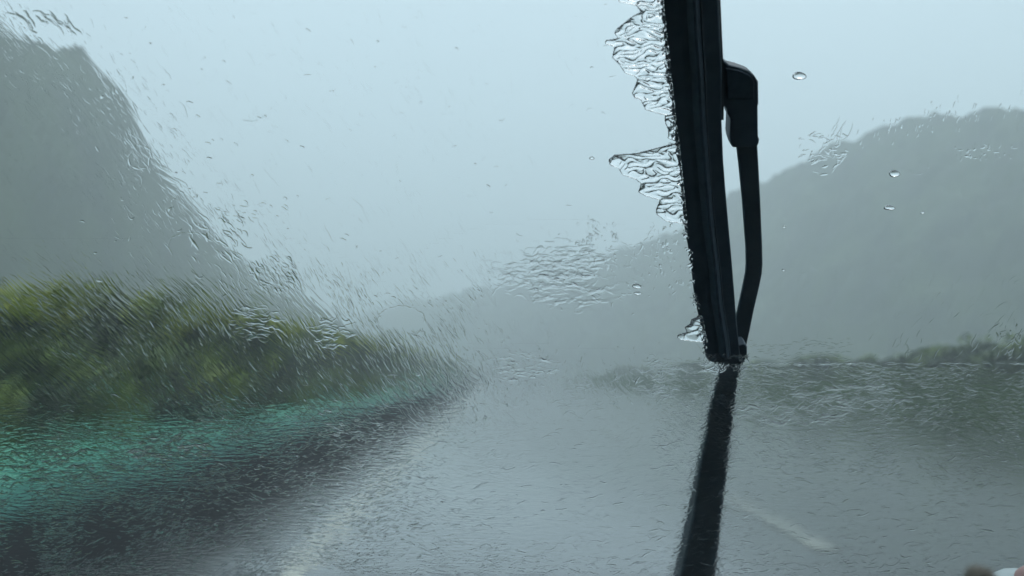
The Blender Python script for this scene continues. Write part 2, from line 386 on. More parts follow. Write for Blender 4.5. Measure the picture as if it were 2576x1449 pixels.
# the car round the camera: glass, seal, dashboard, roof, pillars
car = tag(empty('car', (0, .3, 0)), 'dark cabin of the car one looks out of, its windscreen wet with rain', 'car')
def box(name, x0, x1, y0, y1, z0, z1, m, parent, M=None, bev=0):
    vs = [(x, y, z) for z in (z0, z1) for y in (y0, y1) for x in (x0, x1)]
    fs = [(0, 2, 3, 1), (4, 5, 7, 6), (0, 1, 5, 4), (1, 3, 7, 5), (3, 2, 6, 7), (2, 0, 4, 6)]
    o = mesh_obj(name, vs, fs, m); 
    if M is not None: o.matrix_world = M
    if parent:
        o.parent = parent; o.matrix_parent_inverse = Matrix.Translation(parent.location).inverted()
    if bev: bevel(o, bev)
    return o
box('windscreen', -.78, .78, -.42, .47, -.006, -.001, M_glass, car, GM)
for nm, a in (('windscreen_seal', (-.80, .80, -.455, -.42, -.012, .003)), ('windscreen_seal', (-.80, .80, .47, .50, -.012, .003)),
              ('windscreen_seal', (-.815, -.78, -.42, .47, -.012, .003)), ('windscreen_seal', (.78, .815, -.42, .47, -.012, .003))):
    box(nm, *a, M_rubber, car, GM, .002)
top = GM @ Vector((0, .49, 0)); bot = GM @ Vector((0, -.44, 0))
box('roof', -.80, .80, -2.2, top.y, top.z + .0, top.z + .05, M_roof, car, None, .01)
def loft(name, secs, m, parent, inv=True, caps=True):
    k = len(secs[0]); vs = [v for s in secs for v in s]; fs = []
    for j in range(len(secs) - 1):
        for i in range(k): fs.append((j * k + i, j * k + (i + 1) % k, (j + 1) * k + (i + 1) % k, (j + 1) * k + i))
    if caps: fs += [tuple(reversed(range(k))), tuple(range(len(vs) - k, len(vs)))]
    o = mesh_obj(name, vs, fs, m, smooth=False)
    if parent and inv: o.parent = parent; o.matrix_parent_inverse = Matrix.Translation(parent.location).inverted()
    elif parent: o.parent = parent
    return o
dz = bot.z
prof = [(.28, .6), (.28, 1.02), (.31, 1.055), (.38, 1.07), (.60, 1.075), (bot.y + .01, dz + .02), (bot.y + .01, .6)]
bevel(loft('dashboard', [[(x, y, z) for y, z in prof] for x in (-.78, -.4, 0, .4, .78)], M_dash, car), .008)
prof = [(bot.y + .03, dz - .03), (bot.y + .25, dz + .0), (bot.y + .9, dz - .08), (bot.y + 1.1, dz - .25), (bot.y + 1.1, .45), (bot.y + .03, .45)]
bevel(loft('bonnet', [[(x, y, z) for y, z in prof] for x in (-.8, -.4, 0, .4, .8)], M_body, car), .02)
for s in (-1, 1):
    box('door_panel', s * .80 - .04, s * .80 + .04, -1.3, bot.y, .35, 1.0, M_dash, car, None, .02)
    box('rear_pillar', s * .76 - .05, s * .76 + .05, -2.2, -1.3, .35, top.z, M_dash, car, None, .02)
box('rear_seat', -.7, .7, -1.5, -1.2, .4, 1.45, M_dash, car, None, .05)
box('cabin_floor', -.8, .8, -2.2, .28, .28, .33, M_dash, car)
for x in (-.38, .38):
    pass
box('tailgate', -.8, .8, -2.25, -2.2, .33, top.z, M_dash, car)

# ------------------------------------------------------------------ wiper
wip = tag(empty('windscreen_wiper', GM @ Vector((*uv1(1735, 1449), 0))), 'black windscreen wiper upright on the rainy glass, blade left of its bent arm', 'windscreen wiper')
MI = Matrix.Translation(wip.location).inverted()
def gpart(name, secs, m, parent=wip, caps=True, smooth=False):
    o = loft(name, [[tuple(GM @ Vector(p)) for p in s] for s in secs], m, None, caps=caps)
    o.parent = parent; o.matrix_parent_inverse = parent.matrix_world.inverted() if parent is not wip else MI
    if smooth: o.data.polygons.foreach_set('use_smooth', [True] * len(o.data.polygons))
    return o
BL = [(-150, 1640, 1800), (-60, 1652, 1806), (0, 1659, 1809), (100, 1667, 1813), (180, 1675, 1817), (300, 1690, 1816), (400, 1703, 1820), (480, 1711, 1826), (560, 1718, 1833),
      (650, 1734, 1841), (750, 1745, 1849), (800, 1757, 1853), (850, 1768, 1858), (888, 1771, 1862), (900, 1777, 1864), (908, 1790, 1865)]
secs, sq, ridge, core = [], [], [], []
for y, l, r_ in BL:
    a, v = uv1(l, y, .006); b_, v2 = uv1(r_, y, .006); v = (v + v2) / 2; wd = b_ - a; c = a + wd * .55
    t_ = 1 if y < 888 else (.85 if y < 905 else .6)
    secs.append([(a, v, .0045), (a + wd * .10, v, .010), (a + wd * .34, v, .0175 * t_), (a + wd * .52, v, .021 * t_), (a + wd * .70, v, .0175 * t_), (b_ - wd * .10, v, .011 * t_), (b_, v, .0075), (b_ - wd * .02, v, .0045),
                 (a + wd * .62, v, .0035), (a + wd * .30, v, .0035)])
    if y < 900:
        sq.append([(c - .0035, v, .0036), (c - .0008, v, .0002), (c + .0004, v, .0002), (c + .0035, v, .0036)])
        ridge.append([(a + wd * .66, v, .0026), (a + wd * .675, v, .0024), (a + wd * .69, v, .0026), (a + wd * .69, v, .0036), (a + wd * .66, v, .0036)])
blade = gpart('wiper_blade', secs, M_plastic)
bm_ = blade.modifiers.new('bevel', 'BEVEL'); bm_.width = .0008; bm_.segments = 2; bm_.limit_method = 'ANGLE'
rub = gpart('rubber_lip', sq, M_rubber, blade); gpart('seam', ridge, M_arm, blade)
# light coming off the edge line of the blade: the metal spline seen along its right side
spl = []
for y, x in ((-150, 1803), (0, 1807), (90, 1811), (190, 1816), (300, 1815.5)):
    a, v = uv1(x, y, .0075); spl.append([(a - .0012, v, .0065), (a + .0008, v, .0065), (a + .0008, v, .0085), (a - .0012, v, .0085)])
gpart('spline', spl, noisy(mat('steel_spline', rough=.35, Metallic=.8), (.12, .15, .17), (.2, .24, .26), 40), blade)
AR = [(1700, 1640, 1752, .022), (1560, 1668, 1780, .021), (1449, 1693, 1801, .020), (1300, 1726, 1817, .020), (1180, 1749, 1832, .020), (1100, 1768, 1840, .020), (1040, 1778, 1848, .020), (960, 1800, 1858, .020), (915, 1813, 1868, .020),
      (880, 1826, 1877, .0215), (830, 1840, 1888, .022), (780, 1853, 1898, .022), (720, 1866, 1912, .0215), (690, 1872, 1918, .021), (665, 1874, 1920, .021), (620, 1873, 1919, .0205), (500, 1864, 1914, .020), (420, 1856, 1910, .0185), (350, 1848, 1906, .0175), (300, 1846, 1904, .017)]
secs = []
for y, l, r_, n_ in AR:
    a, v = uv1(l, y, n_); b_, v2 = uv1(r_, y, n_); v = (v + v2) / 2; th = .0035 + .00006 * max(0, y - 800) * .2
    wd = b_ - a
    fl = 2 + 17 * max(0, min(1, (y - 1000) / 350)); a1, _v = uv1(l + fl, y, n_); th = .0035 + .006 * max(0, min(1, (y - 1000) / 350)); a2, _v = uv1(l, y, n_ + th)
    secs.append([(a1, v, n_ + .0008), (a1 + wd * .05, v, n_ - .0004), (b_ - wd * .06, v, n_ - .0004), (b_, v, n_ + .001), (b_ - wd * .06, v, n_ + th), (b_ - wd * .2, v, n_ + th * 1.25), (a2 + wd * .16, v, n_ + th * 1.25), (a2, v, n_ + th)])
arm = gpart('wiper_arm', secs, M_arm); bevel(arm, .0006)
def poly_part(name, pts, n0, n1, m, parent, bev=.001, shrink=.06):
    P = [uv1(x, y, n0) for x, y in pts]; cx = sum(p[0] for p in P) / len(P); cy = sum(p[1] for p in P) / len(P)
    mid = (n0 + n1) / 2
    secs = [[(x, y, n0) for x, y in P], [(x, y, mid) for x, y in P], [(cx + (x - cx) * (1 - shrink), cy + (y - cy) * (1 - shrink), n1) for x, y in P]]
    o = gpart(name, secs, m, parent); bevel(o, bev, 3); return o
con = poly_part('connector', [(1800, 128), (1815, 138), (1822, 153), (1835, 164), (1860, 170), (1885, 179), (1899, 192), (1908, 206), (1909, 262), (1907, 266), (1908, 345), (1911, 352), (1909, 364), (1901, 372), (1843, 372), (1838, 362),
                      (1836, 350), (1838, 300), (1831, 288), (1829, 276), (1822, 266), (1800, 266)], .009, .021, M_plastic, wip)
poly_part('cap', [(1826, 172), (1860, 178), (1884, 188), (1897, 204), (1897, 250), (1832, 250)], .0078, .0095, M_rubber, con, .0005)
poly_part('end_clip', [(1857, 870), (1874, 866), (1880, 874), (1880, 892), (1874, 908), (1866, 918), (1858, 915)], .008, .017, M_plastic, blade, .0008)
# pivot on the cowl, below the frame
a, v = uv1(1696, 1690, .035)
secs = [[(a + q_ * math.cos(k_ * R(30)), v + q_ * math.sin(k_ * R(30)), n_) for k_ in range(12)] for n_, q_ in ((-.03, .012), (.03, .014), (.036, .018), (.052, .017), (.056, .012))]
gpart('pivot', secs, M_arm)

# ------------------------------------------------------------------ rain water on the glass
PROF_X = np.array([-1, -.62, -.22, .22, .62, 1.0]); PROF_H = 1 - PROF_X ** 2
SEG = 9
class Ridges:
    def __init__(self): self.V = []; self.Q = []; self.n = 0
    def add(self, cx, cy, L, wd, ang, slope, curl=.0, wig=.25, lift=0.0):
        """arrays in photo units: centre, length, width, angle (0 = to the right, + = downwards), steepness"""
        cx, cy, L, wd, ang, slope = [np.broadcast_to(np.asarray(q, float), np.shape(cx)).copy() for q in (cx, cy, L, wd, ang, slope)]
        n = len(cx)
        if n == 0: return
        s = np.linspace(-.5, .5, SEG)
        kx = rng.normal(0, 1, (n, SEG)); kx = (kx + np.roll(kx, 1, 1)) * .5
        bend = rng.normal(0, curl, n)[:, None] if curl else 0
        th = ang[:, None] + bend * s[None] * 2 + kx * wig
        stp = (L / (SEG - 1))[:, None]
        X = np.cumsum(np.cos(th) * stp, 1); Y = np.cumsum(np.sin(th) * stp, 1)
        X += (cx - X.mean(1))[:, None]; Y += (cy - Y.mean(1))[:, None]
        u, v = uv(X, Y)
        du = np.gradient(u, axis=1); dv = np.gradient(v, axis=1); ln = np.hypot(du, dv) + 1e-12
        nu, nv = -dv / ln, du / ln
        sc = .00021 * 1.0
        tap = np.clip(np.sin(np.pi * np.linspace(.0, 1., SEG)) ** .55, 0, 1)[None] * rng.uniform(.72, 1.15, (n, SEG))
        hw = (wd * sc * .5)[:, None] * tap
        hh = (slope * wd * sc * .25)[:, None] * tap * rng.uniform(.7, 1.1, (n, SEG))
        Pu = u[..., None] + nu[..., None] * hw[..., None] * PROF_X; Pv = v[..., None] + nv[..., None] * hw[..., None] * PROF_X
        Pn = .00002 + hh[..., None] * PROF_H + 0 * Pu
        off = rng.uniform(0, .00003, (n, 1, 1)) + lift
        front = np.stack([Pu, Pv, Pn + off], -1)                 # n,SEG,6,3
        back = np.stack([Pu[..., [0, -1]], Pv[..., [0, -1]], np.zeros_like(Pu[..., [0, -1]]) + off + .00002], -1)
        V = np.concatenate([front, back], 2).reshape(n, SEG * 8, 3)
        q = []
        for j in range(SEG - 1):
            a, b_ = j * 8, (j + 1) * 8
            for i in range(5): q.append((a + i, a + i + 1, b_ + i + 1, b_ + i))
            q.append((a + 6, b_ + 6, b_ + 7, a + 7))
        q = np.array(q)[:, ::-1]
        Q = (q[None] + (np.arange(n) * SEG * 8)[:, None, None] + self.n).reshape(-1, 4)
        self.V.append(V.reshape(-1, 3)); self.Q.append(Q); self.n += n * SEG * 8
    def build(self, name):
        V = np.concatenate(self.V); Q = np.concatenate(self.Q)
        return np_obj(name, V, Q, M_water, None, True, GM)
def vnoise(x, y, s, z=0.):
    return np.array([noise.noise(Vector((a * s, b_ * s, z))) for a, b_ in zip(x, y)])
def blade_left(y): return np.interp(y, [b_[0] for b_ in BL], [b_[1] for b_ in BL])
def blade_right(y): return np.interp(y, [b_[0] for b_ in BL], [b_[2] for b_ in BL])
def arm_calm(x, y):                                       # the film is thinner beside the arm, in the lee of the blade
    c = np.interp(y, [a_[0] for a_ in AR[::-1]], [(a_[1] + a_[2]) / 2 for a_ in AR[::-1]]); return 1 - .6 * np.exp(-((x - c) / 75) ** 2) * (y > 880)
def free(x, y, pad=0):                                    # glass that still carries the film: left of the blade, and below the swept fan
    lower = y > 912 + .02 * np.abs(x - 1900)
    return (x < blade_left(y) - pad) | lower
def sample(n, x0, x1, y0, y1, dens, ragged=True):
    x = rng.uniform(x0, x1, n); y = rng.uniform(y0, y1, n)
    k = rng.random(n) < dens(x, y) 
    x, y = x[k], y[k]
    k = free(x, y) if ragged else np.ones(len(x), bool)
    x, y = x[k], y[k]
    for (cx, cy, rx, ry) in CLEAR:
        k = ((x - cx) / rx) ** 2 + ((y - cy) / ry) ** 2 > 1; x, y = x[k], y[k]
    return x, y
CLEAR = [(478, 612, 52, 26), (1010, 805, 58, 34), (790, 1460, 90, 40), (1255, 790, 45, 26), (645, 812, 62, 45), (838, 838, 55, 36), (1130, 720, 60, 30), (1290, 745, 50, 34), (1590, 575, 46, 42)]
wet = Ridges()
ss = lambda x, a, b_: np.clip((x - a) / (b_ - a), 0, 1) ** 2 * (3 - 2 * np.clip((x - a) / (b_ - a), 0, 1))
def g2d(x, y, cx, cy, rx, ry): return np.exp(-((x - cx) / rx) ** 2 - ((y - cy) / ry) ** 2)
# diagonal streaks, wind-driven, on the left
def dA(x, y):
    band = np.exp(-((y - (60 + .93 * x + 30)) / 170) ** 2) * (x < 1000)
    hedge = ss(y, 600, 760) * (1 - ss(y, 1010, 1130)) * (1 - ss(x, 1150, 1450))
    d = (.5 * band) * (.5 + .5 * ss(x, 150, 450)) + 1.0 * hedge + .05 * (y < 1000) * (1 - ss(x, 1100, 1600))
    return np.clip(d, 0, 1) * np.clip(.55 + 1.3 * vnoise(x, y, .012), .12, 1) * (1 - .85 * (1 - ss(x, 40, 200)) * ss(y, 780, 900))
x, y = sample(46000, 0, 1600, 0, 1140, dA)
ang = R(56) + R(10) * vnoise(x, y, .004, 2.) + R(6) * (x - 500) / 700 - R(22) * ss(y, 930, 1130) - R(14) * (1 - ss(x, 60, 320)) * ss(y, 500, 700)
L = rng.lognormal(3.0, .5, len(x)); wd = rng.lognormal(1.0, .36, len(x)); sl = (rng.exponential(.14, len(x)) + .03) * (1 - .35 * (y < 500)) * (1 - .35 * (y < 740) * (y > 200 + .93 * x))
sl *= arm_calm(x, y)
wet.add(x, y, np.clip(L, 8, 90), wd, ang + rng.normal(0, .10, len(x)), np.clip(sl, 0, .95), curl=.25, wig=.22)
# crinkled cross ripples of the lower left and the bottom
def dB(x, y):
    d = ss(y, 985, 1120) * (1 - .72 * ss(x, 1000, 1400)) + .8 * g2d(x, y, 200, 1150, 420, 70) + .35 * g2d(x, y, 1230, 960, 170, 60)
    return np.clip(d, 0, 1) * np.clip(.6 + 1.1 * vnoise(x, y, .01, 5.), .15, 1)
x, y = sample(42000, -20, 1900, 900, 1470, dB)
ang = R(-2) + R(28) * vnoise(x, y, .006, 7.) + R(14) * (1 - ss(x, 300, 1000)) * ss(y, 1250, 1400) * -1
L = rng.lognormal(2.65, .5, len(x)); wd = rng.lognormal(1.1, .38, len(x)); sl = (rng.exponential(.2, len(x)) + .04) * (1 - .65 * ss(x, 900, 1300))
sl *= arm_calm(x, y)
wet.add(x, y, np.clip(L, 7, 90), wd, ang + rng.normal(0, .22, len(x)), np.clip(sl, 0, .95), curl=.5, wig=.3)
# right of the arm, below the swept fan
def dC(x, y):
    d = 1.0 * ss(y, 905, 940) * (1 - ss(y, 1090 + .05 * (x - 1900), 1210 + .05 * (x - 1900))) + .20
    return np.clip(d, 0, 1) * np.clip(.6 + 1.1 * vnoise(x, y, .012, 9.), .15, 1)
x, y = sample(22000, 1640, 2600, 900, 1470, dC)
ang = R(4) + R(30) * vnoise(x, y, .006, 4.)
L = rng.lognormal(2.7, .5, len(x)); wd = rng.lognormal(1.15, .38, len(x)); sl = (rng.exponential(.17, len(x)) + .03) * (1 - .5 * ss(y, 1180, 1260))
sl *= arm_calm(x, y)
wet.add(x, y, np.clip(L, 7, 80), wd, ang + rng.normal(0, .25, len(x)), np.clip(sl, 0, .9), curl=.5, wig=.3)
# along both sides of the arm the film is piled up a little
for side in (0, 1):
    n = 420; y = rng.uniform(915, 1460, n); xl = np.interp(y, [a_[0] for a_ in AR[::-1]], [a_[1 + side] for a_ in AR[::-1]])
    x = xl + rng.normal(-3 if side == 0 else 1, 7, n)
    wet.add(x, y, rng.uniform(8, 26, n), rng.uniform(4, 9, n), rng.normal(0, .5, n), np.clip(rng.exponential(.09, n) + .04, 0, .4), curl=.5, wig=.3)
# road end and the middle of the picture: short upright marks
def dD(x, y): return np.clip(1.0 * g2d(x, y, 1240, 960, 130, 75) + .55 * g2d(x, y, 1420, 950, 260, 55) + .5 * g2d(x, y, 1080, 800, 160, 70) + .75 * g2d(x, y, 1640, 620, 60, 60) + .5 * g2d(x, y, 1560, 660, 130, 70) + .35 * g2d(x, y, 1650, 980, 140, 60), 0, 1)
x, y = sample(5200, 900, 1800, 480, 1100, dD)
wet.add(x, y, np.clip(rng.lognormal(2.6, .45, len(x)), 6, 50), rng.lognormal(1.4, .3, len(x)), R(70) + rng.normal(0, .5, len(x)), np.clip(rng.exponential(.22, len(x)) + .05, 0, .9), curl=.5, wig=.35)
# rippled thick patches
def patch(cx, cy, rx, ry, n, wd, L, slope, tilt=0.0, wig=.35):
    a = rng.uniform(0, 6.28, n); q = np.sqrt(rng.random(n))
    x, y = cx + rx * q * np.cos(a), cy + ry * q * np.sin(a)
    k = free(x, y, 4); x, y = x[k], y[k]
    wet.add(x, y, L * rng.uniform(.5, 1.5, len(x)), wd * rng.uniform(.7, 1.4, len(x)), tilt + rng.normal(0, .18, len(x)), slope * 1.3 * rng.uniform(.5, 1.5, len(x)), curl=.7, wig=wig)
def ring(cx, cy, rx, ry, a0, a1, wd, slope, n=None):
    n = n or max(4, int(abs(a1 - a0) * max(rx, ry) / 16)); a = np.linspace(a0, a1, n) + rng.normal(0, .04, n)
    x, y = cx + rx * np.cos(a), cy + ry * np.sin(a)
    wet.add(x, y, np.full(n, 22.) * rng.uniform(.7, 1.2, n), wd * rng.uniform(.7, 1.3, n), np.arctan2(ry * np.cos(a), -rx * np.sin(a)) + rng.normal(0, .12, n), slope * rng.uniform(.6, 1.4, n), curl=.3, wig=.2)
patch(1420, 660, 100, 46, 80, 11, 44, .17); patch(1370, 690, 115, 36, 70, 9, 40, .15); patch(1400, 680, 190, 80, 60, 7, 30, .12); patch(1440, 735, 100, 55, 60, 12, 60, .12)
patch(1500, 590, 60, 40, 26, 8, 22, .3, 1.2); patch(645, 812, 64, 48, 62, 6, 30, .2); patch(838, 838, 58, 40, 46, 6, 28, .2); patch(1330, 920, 75, 38, 50, 7, 34, .28)
patch(1310, 940, 70, 30, 30, 7, 24, .25); patch(1480, 1010, 90, 50, 30, 7, 34, .2); patch(2000, 1030, 160, 40, 60, 10, 52, .24); patch(2180, 1000, 120, 40, 40, 9, 40, .22)
patch(660, 300, 60, 40, 5, 7, 30, .3); patch(100, 60, 90, 20, 14, 11, 60, .3, .7); patch(560, 590, 90, 60, 40, 7, 34, .3, .8); patch(690, 690, 60, 50, 60, 7, 22, .35, .9)
patch(640, 530, 100, 22, 26, 5, 16, .25, .4); patch(1690, 640, 45, 90, 26, 7, 14, .4, 1.3); patch(1650, 950, 60, 60, 40, 6, 26, .3)
patch(150, 1180, 160, 60, 70, 8, 40, .3); patch(420, 1130, 110, 40, 50, 8, 36, .32)
patch(2150, 590, 500, 14, 0, 7, 14, .4)
for (cx, cy, rx, ry), a0, a1 in ((CLEAR[0], 3.2, 5.9), (CLEAR[1], 3.3, 6.5), (CLEAR[8], .3, 2.6), (CLEAR[7], 3.4, 5.6)):
    ring(cx, cy, rx, ry, a0, a1, 5, .3)
ring(350, 400, 26, 24, .2, 3.6, 5, .45); ring(350, 395, 30, 30, 4.2, 6.0, 6, .4)
# sparse marks over the sky and over the plain road
def dE(x, y): return np.where((y < 720), .25, .6)
x, y = sample(700, 200, 1700, 0, 760, dE)
wet.add(x, y, rng.uniform(6, 22, len(x)), rng.uniform(3, 7, len(x)), rng.normal(.1, .6, len(x)), rng.uniform(.3, 1.1, len(x)), curl=.5)
x, y = sample(1500, 1000, 2600, 1080, 1449, lambda x, y: .25 + .5 * ss(y, 1330, 1440))
wet.add(x, y, rng.uniform(10, 46, len(x)), rng.uniform(3, 6.5, len(x)), rng.normal(-.08, .2, len(x)), np.clip(rng.exponential(.25, len(x)) + .1, 0, .9), curl=.4)
# the swept fan on the right: a few fine leftovers
def fan(n, x0, x1, y0, y1, L, wd, ang, sp, slope, line=None):
    x = rng.uniform(x0, x1, n); y = rng.uniform(y0, y1, n) if line is None else np.interp(x, line[0], line[1]) + rng.normal(0, line[2], n)
    wet.add(x, y, L * rng.uniform(.5, 1.5, n), wd * rng.uniform(.7, 1.3, n), ang + rng.normal(0, sp, n), slope * rng.uniform(.5, 1.6, n), curl=.3, wig=.2)
fan(70, 2060, 2570, 0, 0, 16, 3.6, R(100), .15, .3, ([2060, 2200, 2350, 2570], [385, 330, 300, 275], 20))
fan(44, 2010, 2130, 335, 405, 16, 5, R(-15), .6, .45); fan(14, 2040, 2125, 385, 420, 20, 6, R(-30), .5, .5); fan(5, 2085, 2140, 270, 340, 55, 4, R(115), .12, .45)
ring(2072, 405, 34, 34, .1, 2.2, 4.5, .5); ring(2310, 420, 26, 18, -.2, 2.4, 3.5, .3)
fan(26, 2400, 2545, 365, 400, 12, 4.5, R(95), .3, .4); fan(10, 2380, 2560, 370, 400, 14, 5, R(-10), .4, .4)
fan(60, 1950, 2570, 640, 900, 22, 4, R(-45), .4, .08); fan(46, 2250, 2570, 690, 900, 30, 5, R(-60), .3, .14)
fan(26, 2480, 2570, 800, 900, 22, 6, R(-70), .5, .3); fan(110, 1890, 2140, 850, 912, 16, 3.6, R(3), .2, .12)
fan(60, 1885, 2570, 912, 918, 26, 4.5, R(0), .07, .35)
# water piled along the left flank of the blade
n = 150; y = rng.uniform(-20, 905, n); x = blade_left(y) + rng.normal(1, 4, n)
wet.add(x, y, rng.uniform(6, 20, n), rng.uniform(5, 11, n), rng.normal(.1, .7, n), rng.uniform(.3, 1.2, n), curl=.6, wig=.4)
n = 60; y = rng.uniform(870, 912, n); x = rng.uniform(1765, 1880, n)
wet.add(x, y + 22, rng.uniform(10, 34, n), rng.uniform(5, 9, n), rng.normal(0, .5, n), rng.uniform(.3, 1., n), curl=.6, wig=.4)
tag(wet.build('rain_water'), 'thin rain water running in fine streaks and ripples over the windscreen', 'rain water', kind='stuff')

# the film itself: a skin of water with wind ripples, only where the glass is really wet
def film():
    st = 12.0
    X = np.arange(-60, 2640, st); Y = np.arange(-60, 1500, st); gx, gy = np.meshgrid(X, Y)
    fx, fy = gx.ravel(), gy.ravel()
    line = 60 + .93 * fx + 30
    am = .55 * np.exp(-((fy - line) / 120) ** 2) * (fx < 1050)
    am = np.maximum(am, ss(fy, 560, 760) * (1 - ss(fx, 1150, 1500)) * (.8 + .2 * ss(fy, 900, 1050)) * ss(fy, line * .75 - 60, line * .75 + 40))
    am = np.maximum(am, ss(fy, 1000, 1080) * (1 - .82 * ss(fx, 900, 1350)))
    am = np.maximum(am, ss(fy, 912, 930) * ss(fx, 1600, 1800) * (1 - .84 * ss(fy, 1100 + .04 * (fx - 1900), 1230 + .04 * (fx - 1900))))
    am = np.maximum(am, .8 * g2d(fx, fy, 1330, 960, 330, 60)); am = np.maximum(am, .5 * g2d(fx, fy, 1400, 680, 260, 90))
    am0 = am.reshape(gx.shape).copy()
    am *= np.clip(.85 + .9 * vnoise(fx, fy, .006, 21.), .3, 1.5)
    for (cx, cy, rx, ry) in CLEAR: am *= 1 - .85 * np.exp(-(((fx - cx) / rx) ** 2 + ((fy - cy) / ry) ** 2) ** 2)
    hz_ = np.clip(ss(fy, 960, 1090) + ss(fx, 1500, 1800) + .35 * ss(fx, -1, 0) * (1 - ss(fx, 0, 260)) * ss(fy, 850, 1000), 0, 1)
    am = am.reshape(gx.shape); hz_ = hz_.reshape(gx.shape)
    ok = (am0 > .06) & free(gx, gy, 6)
    cell = ok[:-1, :-1] & ok[1:, :-1] & ok[:-1, 1:] & ok[1:, 1:]
    use = np.zeros(gx.shape, bool)
    use[:-1, :-1] |= cell; use[1:, :-1] |= cell; use[:-1, 1:] |= cell; use[1:, 1:] |= cell
    idx = -np.ones(gx.shape, int); idx[use] = np.arange(use.sum()); n = use.sum()
    u, v = uv(gx, gy)
    V = np.concatenate([np.stack([u[use], v[use], np.full(n, -.00009)], 1), np.stack([u[use], v[use], np.full(n, -.00006)], 1)])
    a, b_, c_, d_ = idx[:-1, :-1][cell], idx[:-1, 1:][cell], idx[1:, 1:][cell], idx[1:, :-1][cell]
    q = np.stack([a, d_, c_, b_], 1)
    E = set(); 
    for f in q.tolist():
        for i in range(4): E.add((f[i], f[(i + 1) % 4]))
    side = np.array([(y_, x_, x_ + n, y_ + n) for (x_, y_) in E if (y_, x_) not in E])
    o = np_obj('water_film', V, np.concatenate([q[:, ::-1], q + n, side]), M_film, None, False, GM)
    me = o.data
    for nm, arr in (('ripple', am), ('across', hz_)):
        at = me.attributes.new(nm, 'FLOAT', 'POINT'); z_ = arr[use]
        at.data.foreach_set('value', np.concatenate([z_ * 0, z_]).astype(np.float32))
    return tag(o, 'rippled film of rain water lying on the unswept part of the windscreen', 'water film', kind='stuff')
M_film = bpy.data.materials.new('rippled_water'); M_film.use_nodes = True; t = M_film.node_tree; t.nodes.clear()
o_ = N(t, 'ShaderNodeOutputMaterial'); g = N(t, 'ShaderNodeBsdfRefraction'); g.inputs['IOR'].default_value = 1.333; g.inputs['Roughness'].default_value = 0
t.links.new(g.outputs[0], o_.inputs[0]); tc = N(t, 'ShaderNodeTexCoord')
def rip(rot, sx, sy, dist, off):
    wn = N(t, 'ShaderNodeTexNoise'); wn.inputs['Scale'].default_value = 18; wn.inputs['Detail'].default_value = 1
    t.links.new(tc.outputs['Object'], wn.inputs['Vector'])
    va = N(t, 'ShaderNodeVectorMath', operation='MULTIPLY_ADD'); va.inputs[1].default_value = (dist, dist, 0)
    t.links.new(wn.outputs['Color'], va.inputs[0]); t.links.new(tc.outputs['Object'], va.inputs[2])
    mp = N(t, 'ShaderNodeMapping'); mp.vector_type = 'POINT'; mp.inputs['Rotation'].default_value = (0, 0, rot); 
    t.links.new(va.outputs[0], mp.inputs[0])
    m2 = N(t, 'ShaderNodeMapping'); m2.inputs['Scale'].default_value = (sx, sy, 1); m2.inputs['Location'].default_value = (off, off, 0)
    t.links.new(mp.outputs[0], m2.inputs[0])
    nz = N(t, 'ShaderNodeTexNoise'); nz.inputs['Scale'].default_value = 1; nz.inputs['Detail'].default_value = 2.2; nz.inputs['Roughness'].default_value = .5
    t.links.new(m2.outputs[0], nz.inputs['Vector']); return nz
nd = rip(R(57), 60, 430, .03, 3.); nh = rip(R(2), 110, 460, .02, 8.)
ax = N(t, 'ShaderNodeAttribute'); ax.attribute_name = 'across'; ar = N(t, 'ShaderNodeAttribute'); ar.attribute_name = 'ripple'
mi = N(t, 'ShaderNodeMix'); t.links.new(ax.outputs['Fac'], mi.inputs[0]); t.links.new(nd.outputs[0], mi.inputs[2]); t.links.new(nh.outputs[0], mi.inputs[3])
ma = N(t, 'ShaderNodeMath', operation='MULTIPLY'); t.links.new(mi.outputs[0], ma.inputs[0]); t.links.new(ar.outputs['Fac'], ma.inputs[1])
mb = N(t, 'ShaderNodeMath', operation='MULTIPLY'); mb.inputs[1].default_value = .00017; t.links.new(ma.outputs[0], mb.inputs[0])
bp = N(t, 'ShaderNodeBump'); bp.inputs['Distance'].default_value = 1; bp.inputs['Strength'].default_value = 1
t.links.new(mb.outputs[0], bp.inputs['Height']); t.links.new(bp.outputs[0], g.inputs['Normal'])
film()

# drops that stand by themselves in the swept fan
def drop_mesh(rx, ry, rn, m=18, k=9, seed=0, tail=.0):
    r = random.Random(seed); ph = r.uniform(0, 6); vs, fs = [], []
    for j in range(k):
        f = math.cos(j / (k - 1) * math.pi / 2) if j < k - 1 else 0
        for i in range(m):
            a = 2 * math.pi * i / m; w_ = 1 + .10 * math.sin(2 * a + ph) + .06 * math.sin(3 * a + ph * 2) + tail * max(0, math.cos(a)) ** 4
            vs.append((rx * w_ * f * math.cos(a), ry * w_ * f * math.sin(a), rn * math.sin(j / (k - 1) * math.pi / 2) + .00006))
    for j in range(k - 1):
        for i in range(m): fs.append((j * m + i, j * m + (i + 1) % m, (j + 1) * m + (i + 1) % m, (j + 1) * m + i))
    b0 = len(vs)
    for i in range(m): vs.append((*vs[i][:2], .00003))
    for i in range(m): fs.append((b0 + (i + 1) % m, b0 + i, vs and b0 + i, b0 + (i + 1) % m)) if False else None
    fs = [f for f in fs if f]
    for i in range(m): fs.append((b0 + i, b0 + (i + 1) % m, (i + 1) % m, i))
    fs.append(tuple(reversed(range(b0, b0 + m))))
    return vs, fs
